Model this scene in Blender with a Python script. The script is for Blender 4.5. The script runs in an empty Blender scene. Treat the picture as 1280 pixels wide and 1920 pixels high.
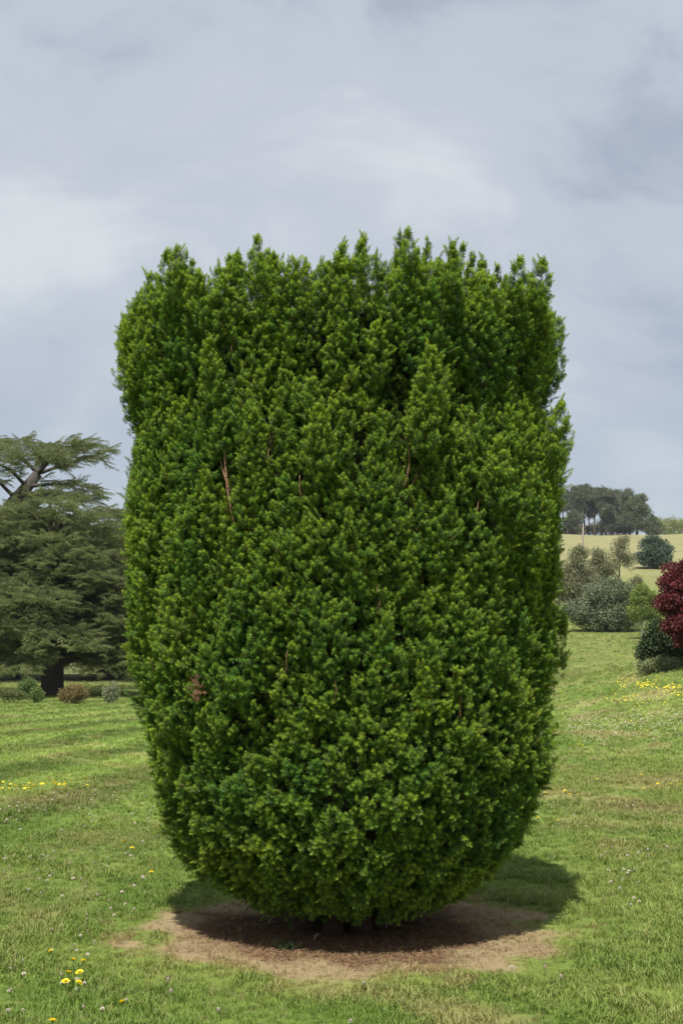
import bpy, math, random
import numpy as np
R = math.radians
rng = np.random.default_rng(11)
random.seed(5)

# ------------------------------------------------------------------ camera, sky, sun, exposure
sc = bpy.context.scene
col = sc.collection
F, HOR, CAMZ = 2400.0, 1250.0, 1.6           # focal length in photo pixels, horizon row, eye height
TILT = math.atan((HOR - 960) / F)
cd = bpy.data.cameras.new('camera')
cam = bpy.data.objects.new('camera', cd); col.objects.link(cam)
cam.location = (0, 0, CAMZ); cam.rotation_euler = (math.pi / 2 + TILT, 0, 0)
cd.sensor_fit = 'VERTICAL'; cd.sensor_height = 36; cd.lens = 36 * F / 1920
cd.clip_start = .1; cd.clip_end = 6000
cd.dof.use_dof = True; cd.dof.focus_distance = 7.2; cd.dof.aperture_fstop = 14
sc.camera = cam

SUN = np.array([-.10, -.52, 1.0]); SUN /= np.linalg.norm(SUN)
w = bpy.data.worlds.new('World'); sc.world = w; w.use_nodes = True
nt = w.node_tree; nt.nodes.clear()
def wn(t, **k):
    n = nt.nodes.new(t)
    for a, b in k.items(): setattr(n, a, b)
    return n
sky = wn('ShaderNodeTexSky', sky_type='NISHITA', sun_disc=False)
sky.sun_elevation = R(61.5); sky.sun_rotation = R(190.9); sky.dust_density = 2.0
bg1 = wn('ShaderNodeBackground'); bg1.inputs[1].default_value = .075
nt.links.new(sky.outputs[0], bg1.inputs[0])
tc = wn('ShaderNodeTexCoord')
sep = wn('ShaderNodeSeparateXYZ'); nt.links.new(tc.outputs['Generated'], sep.inputs[0])
def wm(op, a, b=None, c=None):
    n = wn('ShaderNodeMath', operation=op)
    for i, v in enumerate((a, b, c)):
        if v is None: continue
        if isinstance(v, (int, float)): n.inputs[i].default_value = v
        else: nt.links.new(v, n.inputs[i])
    return n.outputs[0]
zz = wm('ADD', wm('MAXIMUM', sep.outputs[2], 0.0), .60)   # a cloud sheet seen in perspective
cmb = wn('ShaderNodeCombineXYZ')
nt.links.new(wm('DIVIDE', sep.outputs[0], zz), cmb.inputs[0]); nt.links.new(wm('DIVIDE', sep.outputs[1], zz), cmb.inputs[1])
def wnoise(scale, detail, rough, rotz, sx, sy, off, dist=0.):
    mp = wn('ShaderNodeMapping'); mp.inputs['Rotation'].default_value = (0, 0, R(rotz))
    mp.inputs['Scale'].default_value = (sx, sy, 1); mp.inputs['Location'].default_value = off
    nt.links.new(cmb.outputs[0], mp.inputs[0])
    n = wn('ShaderNodeTexNoise'); n.inputs['Scale'].default_value = scale; n.inputs['Detail'].default_value = detail
    n.inputs['Roughness'].default_value = rough; n.inputs['Distortion'].default_value = dist
    nt.links.new(mp.outputs[0], n.inputs[0]); return n.outputs[0]
def ramp(tree, fac, stops, interp='EASE'):
    r = tree.nodes.new('ShaderNodeValToRGB'); r.color_ramp.interpolation = interp
    el = r.color_ramp.elements
    while len(el) < len(stops): el.new(.5)
    for e, (p, c) in zip(el, stops): e.position = p; e.color = (*c, 1)
    tree.links.new(fac, r.inputs[0]); return r.outputs[0]
n1 = wnoise(2.3, 5, .5, -40, .8, 1.15, (2.2, 15.7, 0), .5)
n2 = wnoise(7.5, 7, .58, -40, .7, 1.15, (18.7, 7.2, 0), .6)
nn = wm('ADD', wm('MULTIPLY', n1, .62), wm('MULTIPLY', n2, .38))
ccol = ramp(nt, nn, [(.38, (.43, .475, .56)), (.49, (.50, .54, .615)), (.62, (.60, .645, .68))])
bg2 = wn('ShaderNodeBackground'); bg2.inputs[1].default_value = .80
nt.links.new(ccol, bg2.inputs[0])
cov = ramp(nt, nn, [(.36, (.68,) * 3), (.46, (.94,) * 3), (.6, (1,) * 3)])
hz = ramp(nt, sep.outputs[2], [(0.0, (.62,) * 3), (.14, (.7,) * 3), (.30, (1,) * 3)])  # thinner sheet low down: clearer blue air
mulc = wm('MULTIPLY', cov, hz)
mix = wn('ShaderNodeMixShader'); nt.links.new(mulc, mix.inputs[0])
nt.links.new(bg1.outputs[0], mix.inputs[1]); nt.links.new(bg2.outputs[0], mix.inputs[2])
wo = wn('ShaderNodeOutputWorld'); nt.links.new(mix.outputs[0], wo.inputs[0])

ld = bpy.data.lights.new('sun', 'SUN'); ld.energy = 4.9; ld.angle = R(.6); ld.color = (1, .95, .86)
lo = bpy.data.objects.new('sun', ld); col.objects.link(lo); lo.location = (-20, -50, 90)
lo.rotation_euler = (math.acos(SUN[2]), 0, math.atan2(SUN[1], SUN[0]) + math.pi / 2)
vs = sc.view_settings
vs.view_transform = 'Standard'; vs.look = 'None'; vs.exposure = .5; vs.gamma = 1
sc.cycles.use_denoising = True
try:
    sc.cycles.denoiser = 'OPENIMAGEDENOISE'; sc.cycles.denoising_input_passes = 'RGB_ALBEDO_NORMAL'
except Exception: pass
sc.cycles.max_bounces = 6; sc.cycles.diffuse_bounces = 3; sc.cycles.glossy_bounces = 2
sc.cycles.transmission_bounces = 4; sc.cycles.transparent_max_bounces = 6
sc.cycles.caustics_reflective = False; sc.cycles.caustics_refractive = False

# ------------------------------------------------------------------ helpers: view geometry
def P(px, py, depth):
    cx, cy = (px - 640) / F, (960 - py) / F
    y = math.cos(TILT) - cy * math.sin(TILT); z = math.sin(TILT) + cy * math.cos(TILT)
    k = depth / y
    return np.array([cx * k, depth, CAMZ + z * k])
def sst(a, b, x):
    t = np.clip((x - a) / (b - a), 0, 1); return t * t * (3 - 2 * t)
class Wave:                                     # smooth 2-D noise, about -1..1
    def __init__(s, seed, scale, n=14):
        g = np.random.default_rng(seed); a = g.uniform(0, 2 * np.pi, n); f = g.uniform(.5, 1.6, n) * 2 * np.pi / scale
        s.kx, s.ky, s.ph = np.cos(a) * f, np.sin(a) * f, g.uniform(0, 2 * np.pi, n); s.n = n
    def __call__(s, x, y):
        x = np.asarray(x, float); y = np.asarray(y, float); o = np.zeros(np.broadcast(x, y).shape)
        for a, b, c in zip(s.kx, s.ky, s.ph): o = o + np.sin(a * x + b * y + c)
        return o / math.sqrt(s.n) * 1.1
_d = np.linspace(0, 3000, 3001)
def prof(pts):
    v = np.interp(_d, [p[0] for p in pts], [p[1] for p in pts])
    k = np.exp(-.5 * (np.arange(-30, 31) / 9.) ** 2); k /= k.sum()
    return np.convolve(np.pad(v, 30, mode='edge'), k, 'valid')
_right = prof([(0, 0), (52, 0), (75, .9), (100, 3.3), (130, 5.7), (170, 11.2), (220, 18.6), (300, 29.5), (400, 42), (480, 50.8), (560, 55), (700, 53), (1200, 40), (3000, 10)])
_left = prof([(0, 0), (72, 0), (88, .2), (105, .9), (140, 3.0), (220, 6), (500, 12), (1200, 14), (3000, 10)])
wa, wb, wc = Wave(1, 9), Wave(2, 2.2), Wave(3, 60)
YC = np.array([.03, 8.25])                      # where the clipped yew stands
def H(x, y):
    x = np.asarray(x, float); y = np.asarray(y, float)
    a = x / np.maximum(y + 1, 5); k = sst(-.12, .12, a)
    yy = np.clip(y, 0, 3000)
    h = np.interp(yy, _d, _right) * k + np.interp(yy, _d, _left) * (1 - k)
    h = h + 1.9 * sst(5, 15, x) * sst(12, 45, y) * (1 - sst(48, 78, y))
    near = np.exp(-((x - YC[0]) ** 2 + (y - YC[1]) ** 2) / 9)
    h = h + (.025 * wa(x, y) + .008 * wb(x, y)) * sst(0, 6, np.abs(y)) * (1 - .8 * near) + .5 * wc(x, y) * sst(70, 200, y)
    return h
_gd = np.geomspace(3, 1500, 700)
def hit(px, py):
    """where the sight line of a photo pixel meets the ground"""
    q = P(px, py, 1.0) - np.array([0, 0, CAMZ]); lo_, hi_ = _gd[0], None
    D_ = _gd
    for _ in range(3):
        below = CAMZ + q[2] * D_ <= H(q[0] * D_, D_)
        if not below.any(): D_ = np.array([480.]); break
        i = int(np.argmax(below)); D_ = np.linspace(D_[max(i - 1, 0)], D_[i], 12)
    d = float(D_[-1]); return np.array([q[0] * d, d, float(H(q[0] * d, d))])
def on(px, depth):
    x = (px - 640) / F * depth; return np.array([x, depth, float(H(x, depth))])

# ------------------------------------------------------------------ helpers: objects and meshes
def tag(o, label=None, cat=None, group=None, kind=None):
    for k, v in (('label', label), ('category', cat), ('group', group), ('kind', kind)):
        if v: o[k] = v
    return o
def empty(name, loc, label, cat, group=None):
    o = bpy.data.objects.new(name, None); col.objects.link(o); o.location = [float(c) for c in loc]
    o.empty_display_size = .2
    return tag(o, label, cat, group)
def link(name, me, parent=None, loc=None):
    o = bpy.data.objects.new(name, me); col.objects.link(o)
    if parent is not None: o.parent = parent
    if loc is not None: o.location = [float(c) for c in loc]
    return o
class MB:
    def __init__(s): s.v, s.f, s.m, s.n, s.a = [], [], [], 0, []
    def add(s, v, f, mat=0, a=None):
        v = np.asarray(v, float); s.v.append(v)
        for q in f: s.f.append(tuple(int(i) + s.n for i in q)); s.m.append(mat)
        s.a.append(np.full(len(v), .5) if a is None else np.broadcast_to(np.asarray(a, float), (len(v),)))
        s.n += len(v)
    def tube(s, pts, rad, sides=7, mat=0, a=.5, cap=True, wob=0.):
        pts = np.asarray(pts, float); rad = np.broadcast_to(np.asarray(rad, float), (len(pts),))
        vs_, fs = [], []
        t = np.gradient(pts, axis=0); t /= np.linalg.norm(t, axis=1)[:, None] + 1e-9
        ref = np.array([1., 0, 0]) if abs(t[0][2]) > .7 else np.array([0, 0, 1.])
        for i in range(len(pts)):
            u = np.cross(t[i], ref); u /= np.linalg.norm(u) + 1e-9; v = np.cross(t[i], u)
            for k in range(sides):
                an = 2 * np.pi * k / sides
                rr = rad[i] * (1 + wob * math.sin(3.1 * k + 1.7 * i) + wob * .6 * math.sin(5 * k))
                vs_.append(pts[i] + (u * math.cos(an) + v * math.sin(an)) * rr)
        for i in range(len(pts) - 1):
            for k in range(sides):
                k2 = (k + 1) % sides
                fs.append((i * sides + k, i * sides + k2, (i + 1) * sides + k2, (i + 1) * sides + k))
        if cap: fs.append(tuple(range(sides))[::-1]); fs.append(tuple((len(pts) - 1) * sides + k for k in range(sides)))
        s.add(vs_, fs, mat, a)
    def mesh(s, name, mats, smooth=False):
        me = bpy.data.meshes.new(name)
        V = np.concatenate(s.v) if s.v else np.zeros((0, 3))
        me.from_pydata(V.tolist(), [], s.f)
        for m in mats: me.materials.append(m)
        me.polygons.foreach_set('material_index', s.m)
        if smooth: me.polygons.foreach_set('use_smooth', [True] * len(s.f))
        at = me.attributes.new('lv', 'FLOAT', 'POINT'); at.data.foreach_set('value', np.concatenate(s.a).astype(np.float32))
        me.update(); return me

# instances of small real pieces (leaves, needles, blades) held inside one object
_gn = {}
def gn_group(nv):
    if nv in _gn: return _gn[nv]
    g = bpy.data.node_groups.new('scatter_%d' % nv, 'GeometryNodeTree'); g.is_modifier = True
    g.interface.new_socket('Geometry', in_out='INPUT', socket_type='NodeSocketGeometry')
    g.interface.new_socket('Geometry', in_out='OUTPUT', socket_type='NodeSocketGeometry')
    N, L = g.nodes, g.links
    gi, go = N.new('NodeGroupInput'), N.new('NodeGroupOutput')
    def named(nm, dt):
        n = N.new('GeometryNodeInputNamedAttribute'); n.data_type = dt; n.inputs['Name'].default_value = nm
        return n.outputs['Attribute']
    var = named('var', 'INT')
    def sel(k):
        c = N.new('FunctionNodeCompare'); c.data_type = 'INT'; c.operation = 'EQUAL'
        ins = [i for i in c.inputs if i.type == 'INT']
        L.new(var, ins[0]); ins[1].default_value = k
        s = N.new('GeometryNodeSeparateGeometry'); s.domain = 'POINT'
        L.new(gi.outputs[0], s.inputs['Geometry']); L.new(c.outputs[0], s.inputs['Selection'])
        return s.outputs[0]
    j = N.new('GeometryNodeJoinGeometry')
    for k in range(nv):
        t = N.new('GeometryNodeGeometryToInstance'); L.new(sel(k), t.inputs[0]); L.new(t.outputs[0], j.inputs[0])
    ip = N.new('GeometryNodeInstanceOnPoints')
    L.new(sel(-1), ip.inputs['Points']); L.new(j.outputs[0], ip.inputs['Instance'])
    ip.inputs['Pick Instance'].default_value = True
    L.new(named('idx', 'INT'), ip.inputs['Instance Index'])
    e = N.new('FunctionNodeEulerToRotation'); L.new(named('rot', 'FLOAT_VECTOR'), e.inputs[0]); L.new(e.outputs[0], ip.inputs['Rotation'])
    L.new(named('scl', 'FLOAT_VECTOR'), ip.inputs['Scale'])
    L.new(ip.outputs[0], go.inputs[0])
    _gn[nv] = g; return g
def dir_euler(d, roll):
    """Euler XYZ turning +Z onto d, with a roll."""
    d = d / (np.linalg.norm(d, axis=1)[:, None] + 1e-9)
    ref = np.where(np.abs(d[:, 2:3]) > .95, np.array([[1., 0, 0]]), np.array([[0, 0, 1.]]))
    u = np.cross(ref, d); u /= np.linalg.norm(u, axis=1)[:, None] + 1e-9; v = np.cross(d, u)
    c, s = np.cos(roll)[:, None], np.sin(roll)[:, None]
    X = u * c + v * s; Y = np.cross(d, X)
    return np.stack([np.arctan2(Y[:, 2], d[:, 2]), -np.arcsin(np.clip(X[:, 2], -1, 1)), np.arctan2(X[:, 1], X[:, 0])], 1)
def scatter(name, templates, mats, pts, rot, scl, idx, tint, parent=None, gcol=None):
    nv = len(templates); mb = MB(); var = []
    for k, t in enumerate(templates):
        for v, a in zip(t.v, t.a): mb.v.append(v); mb.a.append(a); var.append(np.full(len(v), k))
        for f, m in zip(t.f, t.m): mb.f.append(tuple(i + mb.n for i in f)); mb.m.append(m)
        mb.n += t.n
    n0 = mb.n; n = len(pts)
    mb.v.append(np.asarray(pts, float)); mb.a.append(np.full(n, .5)); var.append(np.full(n, -1)); mb.n += n
    me = mb.mesh(name, mats)
    scl = np.asarray(scl, float)
    if scl.ndim == 1: scl = np.repeat(scl[:, None], 3, 1)
    def put(nm, dt, arr, key, shape=None):
        at = me.attributes.new(nm, dt, 'POINT')
        full = np.zeros((n0 + n,) + ((shape,) if shape else ())); full[n0:] = arr
        at.data.foreach_set(key, full.ravel().astype(np.int32 if dt == 'INT' else np.float32))
    at = me.attributes.new('var', 'INT', 'POINT'); at.data.foreach_set('value', np.concatenate(var).astype(np.int32))
    put('rot', 'FLOAT_VECTOR', rot, 'vector', 3); put('scl', 'FLOAT_VECTOR', scl, 'vector', 3)
    put('idx', 'INT', idx, 'value'); put('tint', 'FLOAT', tint, 'value')
    if gcol is not None: put('gcol', 'FLOAT_VECTOR', gcol, 'vector', 3)
    o = link(name, me, parent)
    md = o.modifiers.new('scatter', 'NODES'); md.node_group = gn_group(nv)
    o['kind'] = 'stuff'
    return o

# ------------------------------------------------------------------ materials
def mat(name):
    m = bpy.data.materials.new(name); m.use_nodes = True; t = m.node_tree
    b = t.nodes['Principled BSDF']; return m, t, b
def attr(t, nm, typ='GEOMETRY'):
    a = t.nodes.new('ShaderNodeAttribute'); a.attribute_name = nm; a.attribute_type = typ; return a
def mixc(t, fac, a, b, mode='MIX'):
    m = t.nodes.new('ShaderNodeMix'); m.data_type = 'RGBA'; m.blend_type = mode
    for s, v in ((m.inputs[0], fac), (m.inputs[6], a), (m.inputs[7], b)):
        if isinstance(v, (int, float)): s.default_value = v
        elif isinstance(v, tuple): s.default_value = (*v, 1)
        else: t.links.new(v, s)
    return m.outputs[2]
def nz(t, scale, detail=3, rough=.55, coord='Object'):
    c = t.nodes.new('ShaderNodeTexCoord'); n = t.nodes.new('ShaderNodeTexNoise')
    n.inputs['Scale'].default_value = scale; n.inputs['Detail'].default_value = detail; n.inputs['Roughness'].default_value = rough
    t.links.new(c.outputs[coord], n.inputs[0]); return n.outputs[0]
def mth(t, op, a, b):
    n = t.nodes.new('ShaderNodeMath'); n.operation = op
    for i, v in enumerate((a, b)):
        if isinstance(v, (int, float)): n.inputs[i].default_value = v
        else: t.links.new(v, n.inputs[i])
    return n.outputs[0]
def leaf_mat(name, dark, light, rough=.5, transl=.25, spec=.4, tw=.55):
    """leaf colour varies from piece to piece (tint) and from leaf to leaf (lv)"""
    m, t, b = mat(name)
    f = mth(t, 'ADD', mth(t, 'MULTIPLY', attr(t, 'tint', 'INSTANCER').outputs['Fac'], tw), mth(t, 'MULTIPLY', attr(t, 'lv').outputs['Fac'], 1 - tw))
    c = mixc(t, f, dark, light)
    t.links.new(c, b.inputs['Base Color']); b.inputs['Roughness'].default_value = rough
    b.inputs['Specular IOR Level'].default_value = spec
    if transl > 0:
        tr = t.nodes.new('ShaderNodeBsdfTranslucent'); t.links.new(mixc(t, 1.0, c, (1.0, 1.05, .55), 'MULTIPLY'), tr.inputs[0])
        mx = t.nodes.new('ShaderNodeMixShader'); mx.inputs[0].default_value = transl
        t.links.new(b.outputs[0], mx.inputs[1]); t.links.new(tr.outputs[0], mx.inputs[2])
        t.links.new(mx.outputs[0], t.nodes['Material Output'].inputs[0])
    return m
def bark_mat(name, a, b_, scale=6):
    m, t, b = mat(name)
    n = nz(t, scale, 6, .65)
    t.links.new(mixc(t, n, a, b_), b.inputs['Base Color']); b.inputs['Roughness'].default_value = .9
    bp = t.nodes.new('ShaderNodeBump'); bp.inputs['Strength'].default_value = .7; bp.inputs['Distance'].default_value = .04
    t.links.new(n, bp.inputs['Height']); t.links.new(bp.outputs[0], b.inputs['Normal'])
    return m
def plain(name, c, rough=.6, c2=None, scale=40):
    m, t, b = mat(name)
    if c2: t.links.new(mixc(t, nz(t, scale), c, c2), b.inputs['Base Color'])
    else: b.inputs['Base Color'].default_value = (*c, 1)
    b.inputs['Roughness'].default_value = rough; return m

# ------------------------------------------------------------------ ground
ws1, ws2, ws3, ws4 = Wave(21, 1.1), Wave(22, 3.4), Wave(23, 12), Wave(24, .45)
wr = Wave(31, .55)
def dirt(x, y):
    d = np.hypot(x - YC[0] + .02, (y - YC[1] + .20) * .97) * 1.02 + .11 * wr(x, y) + .07 * ws1(x, y)
    return d
def lawn_col(x, y):
    """turf colour: lush, yellowish and dry patches, pale hay on the far hill; the sheen of mown stripes is painted in"""
    x = np.asarray(x, float); y = np.asarray(y, float)
    a1 = ws1(x, y) * .35 + ws2(x, y) * .5 + ws3(x, y) * .45 + ws4(x, y) * .2
    lush = np.array([.116, .184, .032]); mid = np.array([.182, .230, .054]); dry = np.array([.275, .25, .105]); hay = np.array([.235, .225, .108])
    t = np.clip(a1 * .5 + .5, 0, 1)[..., None]
    c = lush * (1 - t) + mid * t
    dr = (sst(.55, 1.3, ws2(x + 40, y * 1.0) * .6 + ws1(x + 9, y) * .5 + .45 * sst(1, 6, x)) * .75)[..., None]
    c = c * (1 - dr) + dry * dr
    lft = (sst(.5, -2.5, x) if False else 1 - sst(-3.0, -1.5, x + .0 * y)) * sst(11, 15, y) * (1 - sst(70, 90, y))
    st = np.sin(2 * np.pi * (x - .10 * y - .0012 * y * y + .25 * ws3(x, y) * .4) / 2.3)
    c = c * (1 + (.26 * np.tanh(2.2 * st) * lft)[..., None])  # sheen of blades leaning with the mower, painted as light and dark bands
    for x_, y_, rx, ry, am in [(3.55, 14.9, 1.0, .9, .8), (2.6, 13.1, .55, .4, .55), (-3.6, 15.6, .8, 1.0, .6), (4.6, 19, 1.2, .8, .5), (-2.2, 12.2, .6, .8, .4), (-2.5, 9.0, .5, .5, .35), (2.9, 11.4, .6, .3, .4)]:
        k_ = (am * np.exp(-((x - x_ + .15 * ws1(x, y)) / rx) ** 2 - ((y - y_ + .15 * ws4(x, y)) / ry) ** 2))[..., None]; c = c * (1 - k_) + np.array([.225, .185, .085]) * k_
    far = sst(45, 75, y)[..., None]
    c = c * (1 - far * .62) + (mid * .62 + dry * .16) * far * .55
    a = x / np.maximum(y, 5)
    hf = (sst(120, 260, y + 18 * wc(x, y)) * sst(-.05, .1, a))[..., None]
    c = c * (1 - hf) + hay * hf
    bk = (sst(86, 98, y) * (1 - sst(-.1, .05, a)) * (1 - sst(160, 240, y)) * .85)[..., None]
    c = c * (1 - bk) + np.array([.125, .135, .055]) * bk
    return c
rows = np.concatenate([np.linspace(-40, 3, 22)[:-1], np.arange(3, 15, .12), np.geomspace(15, 2000, 180)])
cols_ = np.concatenate([-np.geomspace(1, 5, 24)[::-1], np.linspace(-1, 1, 91)[1:-1], np.geomspace(1, 5, 24)])
hw = np.where(rows < 15, 4.5, 4.5 * np.maximum(rows, 15) / 15)
GX = cols_[None, :] * hw[:, None]; GY = np.repeat(rows[:, None], len(cols_), 1)
GX, GY = GX.ravel(), GY.ravel(); GZ = H(GX, GY)
nr, nc = len(rows), len(cols_)
ii, jj = np.meshgrid(np.arange(nr - 1), np.arange(nc - 1), indexing='ij'); q = (ii * nc + jj).ravel()
faces = np.stack([q, q + 1, q + 1 + nc, q + nc], 1)
me = bpy.data.meshes.new('ground'); me.from_pydata(np.stack([GX, GY, GZ], 1).tolist(), [], faces.tolist())
me.polygons.foreach_set('use_smooth', [True] * len(me.polygons))
at = me.attributes.new('turf', 'FLOAT_VECTOR', 'POINT'); at.data.foreach_set('vector', lawn_col(GX, GY).ravel().astype(np.float32))
at = me.attributes.new('bare', 'FLOAT', 'POINT'); at.data.foreach_set('value', dirt(GX, GY).astype(np.float32))
m, t, b = mat('turf_and_soil')
tf = attr(t, 'turf').outputs['Color']; ba = attr(t, 'bare').outputs['Fac']
n1_, n2_, n3_ = nz(t, 60, 4, .7), nz(t, 9, 4, .6), nz(t, .35, 6, .62)
def v2(t, n, lo, hi): return ramp(t, n, [(.3, (lo,) * 3), (.7, (hi,) * 3)], 'LINEAR')
g1 = mixc(t, 1.0, tf, v2(t, n1_, .62, 1.25), 'MULTIPLY'); g1 = mixc(t, 1.0, g1, v2(t, n2_, .85, 1.12), 'MULTIPLY')
g1 = mixc(t, 1.0, g1, v2(t, n3_, .80, 1.17), 'MULTIPLY')
soil = mixc(t, n1_, (.055, .034, .022), (.16, .098, .062)); soil = mixc(t, ramp(t, nz(t, 24, 4, .7), [(.42, (0,) * 3), (.62, (1,) * 3)]), soil, (.27, .165, .085))
straw = mixc(t, n1_, (.22, .165, .09), (.34, .27, .155))
bn = mth(t, 'ADD', ba, mth(t, 'MULTIPLY', mth(t, 'SUBTRACT', nz(t, 14, 4, .65), .5), .28))
k1 = ramp(t, mth(t, 'MULTIPLY', bn, .5), [(.38, (0,) * 3), (.50, (1,) * 3)]); k2 = ramp(t, mth(t, 'MULTIPLY', bn, .5), [(.57, (0,) * 3), (.67, (1,) * 3)])
t.links.new(mixc(t, k2, mixc(t, k1, soil, straw), g1), b.inputs['Base Color'])
b.inputs['Roughness'].default_value = .95; b.inputs['Specular IOR Level'].default_value = .1
bp = t.nodes.new('ShaderNodeBump'); bp.inputs['Strength'].default_value = .6; bp.inputs['Distance'].default_value = .03
t.links.new(mth(t, 'ADD', n1_, mth(t, 'MULTIPLY', n2_, 1.5)), bp.inputs['Height']); t.links.new(bp.outputs[0], b.inputs['Normal'])
me.materials.append(m)
tag(link('ground', me), kind='structure')

# ------------------------------------------------------------------ the clipped yew
PY = [(560, 226, 1047), (600, 224, 1055), (650, 226, 1052), (700, 230, 1044), (760, 238, 1030), (800, 243, 1028), (830, 243, 1045), (860, 240, 1060), (900, 236, 1058), (950, 233, 1053),
      (1000, 233, 1055), (1050, 234, 1052), (1100, 240, 1046), (1150, 243, 1042), (1200, 244, 1043), (1250, 246, 1043), (1300, 256, 1042), (1350, 265, 1038), (1400, 275, 1040), (1450, 282, 1030),
      (1500, 292, 1014), (1550, 308, 992), (1600, 338, 962), (1640, 376, 925), (1672, 425, 880), (1690, 470, 850)]
zz_, rl, rr_ = [], [], []
for y_, l_, r_ in PY:
    a_, b__ = P(l_, y_, YC[1]), P(r_, y_, YC[1]); zz_.append(a_[2]); rl.append(YC[0] - a_[0] - .022); rr_.append(b__[0] - YC[0] - .03)
zz_ = np.array(zz_)[::-1]; rl = np.array(rl)[::-1]; rr_ = np.array(rr_)[::-1]
ZT = 3.97
kk = zz_ < ZT - .1; zz_, rl, rr_ = zz_[kk], rl[kk], rr_[kk]
zz_ = np.concatenate([zz_, [ZT - .05, ZT]]); rl = np.concatenate([rl, [rl[-1] - .06, rl[-1] - .17]]); rr_ = np.concatenate([rr_, [rr_[-1] - .06, rr_[-1] - .17]])
wy1, wy2 = Wave(41, 1.0), Wave(42, .42)
def yr(th, z):
    L_, R_ = np.interp(z, zz_, rl), np.interp(z, zz_, rr_)
    r = (L_ + R_) / 2 + (R_ - L_) / 2 * np.cos(th)
    return r + .020 * wy1(th * 2.6, z * .6) + .016 * wy2(th * 1.7, z * .4)
def ypt(th, z, r): return np.stack([YC[0] + r * np.cos(th), YC[1] + r * np.sin(th), z], -1)
def sprig(L, n, nl, bend, seed, a0=72, a1=22):
    """one yew shoot: a stem ringed by flat needles"""
    g = np.random.default_rng(seed); mb = MB()
    ax = lambda s: np.array([bend * s * s * L, 0, s * L])
    mb.tube([ax(0), ax(.5), ax(1)], [.0022, .0016, .0008], 3, 1, .5, cap=False)
    for i in range(n):
        s = .08 + .92 * (i / (n - 1)) ** .9; p = ax(s); ph = i * 2.39996 + g.normal(0, .25)
        el = R(a0 + (a1 - a0) * s ** 1.6 + g.normal(0, 7)); ln = nl * (1.05 - .35 * s ** 3) * g.uniform(.8, 1.12); wd = .0023 * g.uniform(.85, 1.2)
        rd = np.array([math.cos(ph), math.sin(ph), 0]); d = rd * math.sin(el) + np.array([0, 0, 1]) * math.cos(el)
        sd = np.array([-math.sin(ph), math.cos(ph), 0]); up = np.cross(d, sd); up = up if up[2] > 0 else -up
        mid = p + d * ln * .5 + up * ln * .05; tip = p + d * ln - up * ln * .08
        mb.add([p, mid + sd * wd, tip, mid - sd * wd], [(0, 1, 2), (0, 2, 3)], 0, np.clip(.12 + .78 * s ** 2.0 + g.normal(0, .16), 0, 1))
    return mb
sprigs = [sprig(.030, 27, .027, .1, 1, 100, 25), sprig(.036, 29, .027, -.2, 2, 98, 24), sprig(.026, 25, .028, .2, 3, 105, 28), sprig(.042, 31, .026, .1, 4, 92, 22),
          sprig(.080, 46, .023, .22, 5, 80, 20), sprig(.024, 24, .029, .0, 6, 108, 30), sprig(.032, 27, .028, .1, 7, 102, 25)]
yp, yd, ysz, yi, yt = [], [], [], [], []
def plume(base, u, Lp, Rm, n, out, tint, cull=-.45, lean=.8):
    u = u / np.linalg.norm(u)
    s = (rng.random(n) ** .85); ph = rng.uniform(0, 2 * np.pi, n)
    a = np.cross(u, [0.3, .9, .1]); a /= np.linalg.norm(a); b_ = np.cross(u, a)
    rad = a[None] * np.cos(ph)[:, None] + b_[None] * np.sin(ph)[:, None]
    keep = rad @ out > cull
    s, rad = s[keep], rad[keep]
    rp = Rm * np.where(s < .4, .45 + .55 * (s / .4), 1 - .88 * ((s - .4) / .6) ** 1.3)
    p = base + u * (s * Lp)[:, None] + rad * (rp * rng.uniform(.45, 1, len(s)))[:, None]
    d = u[None] * (.55 + .6 * s)[:, None] + rad * (lean * (1 - .75 * s ** 2))[:, None] + rng.normal(0, .16, (len(s), 3))
    yp.append(p); yd.append(d); k = rng.integers(0, 7, len(s)); yi.append(k)
    ysz.append(rng.uniform(.62, 1.0, len(s))); yt.append(np.clip(tint + .35 * (s - .5) + rng.normal(0, .12, len(s)), 0, 1))
def normal(th, z):
    r0, r1 = yr(th, max(z - .05, .0)), yr(th, z + .05); sl = (r1 - r0) / .1
    n = np.array([math.cos(th), math.sin(th), -sl * .8]); return n / np.linalg.norm(n)
wt = Wave(43, .9); wden = Wave(44, .55)
UP = np.array([0, 0, 1.])
ZB = .10
NPL = 5400
golden = 0
for i in range(NPL):
    z = ZB + (ZT - ZB - .22) * ((i + rng.random()) / NPL); th = (i * 2.39996 + rng.normal(0, .15)) % (2 * math.pi)
    r = float(yr(th, z)); n = normal(th, z); o = np.array([math.cos(th), math.sin(th), 0])
    f = float(sst(.9, 2.4, z))                                   # upper part: upright plumes; lower part: short outward rosettes
    tint = .38 + .16 * float(wt(th * 1.4, z)) + rng.normal(0, .16)
    if rng.random() < .10: tint += .3
    dep = rng.choice([.0, .0, -.02, -.05, -.10]) + rng.normal(0, .008)
    Lp = (.095 + .235 * f) * rng.uniform(.65, 1.4); Rm = (.045 + .020 * f) * rng.uniform(.75, 1.25)
    if z > ZT - .6: Lp = min(Lp, .10 + (ZT - z) * .55)
    if n[2] < -.35:
        u = o * .9 + UP * .1; Lp *= .8
    else: u = UP * (.55 + .65 * f) + o * (.75 - .50 * f)
    u = u + rng.normal(0, .09, 3)
    u = u / np.linalg.norm(u)
    reach = Lp * float(u @ n) * .62 + Rm * .8 + .015
    base = ypt(th, z, r) + n * (dep - reach)
    base = base - UP * Lp * .35 * f
    if base[2] < .1: base[2] = .1 + .05 * rng.random()
    plume(base, u, Lp, Rm, int(17 + 19 * f), n, tint)
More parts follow.
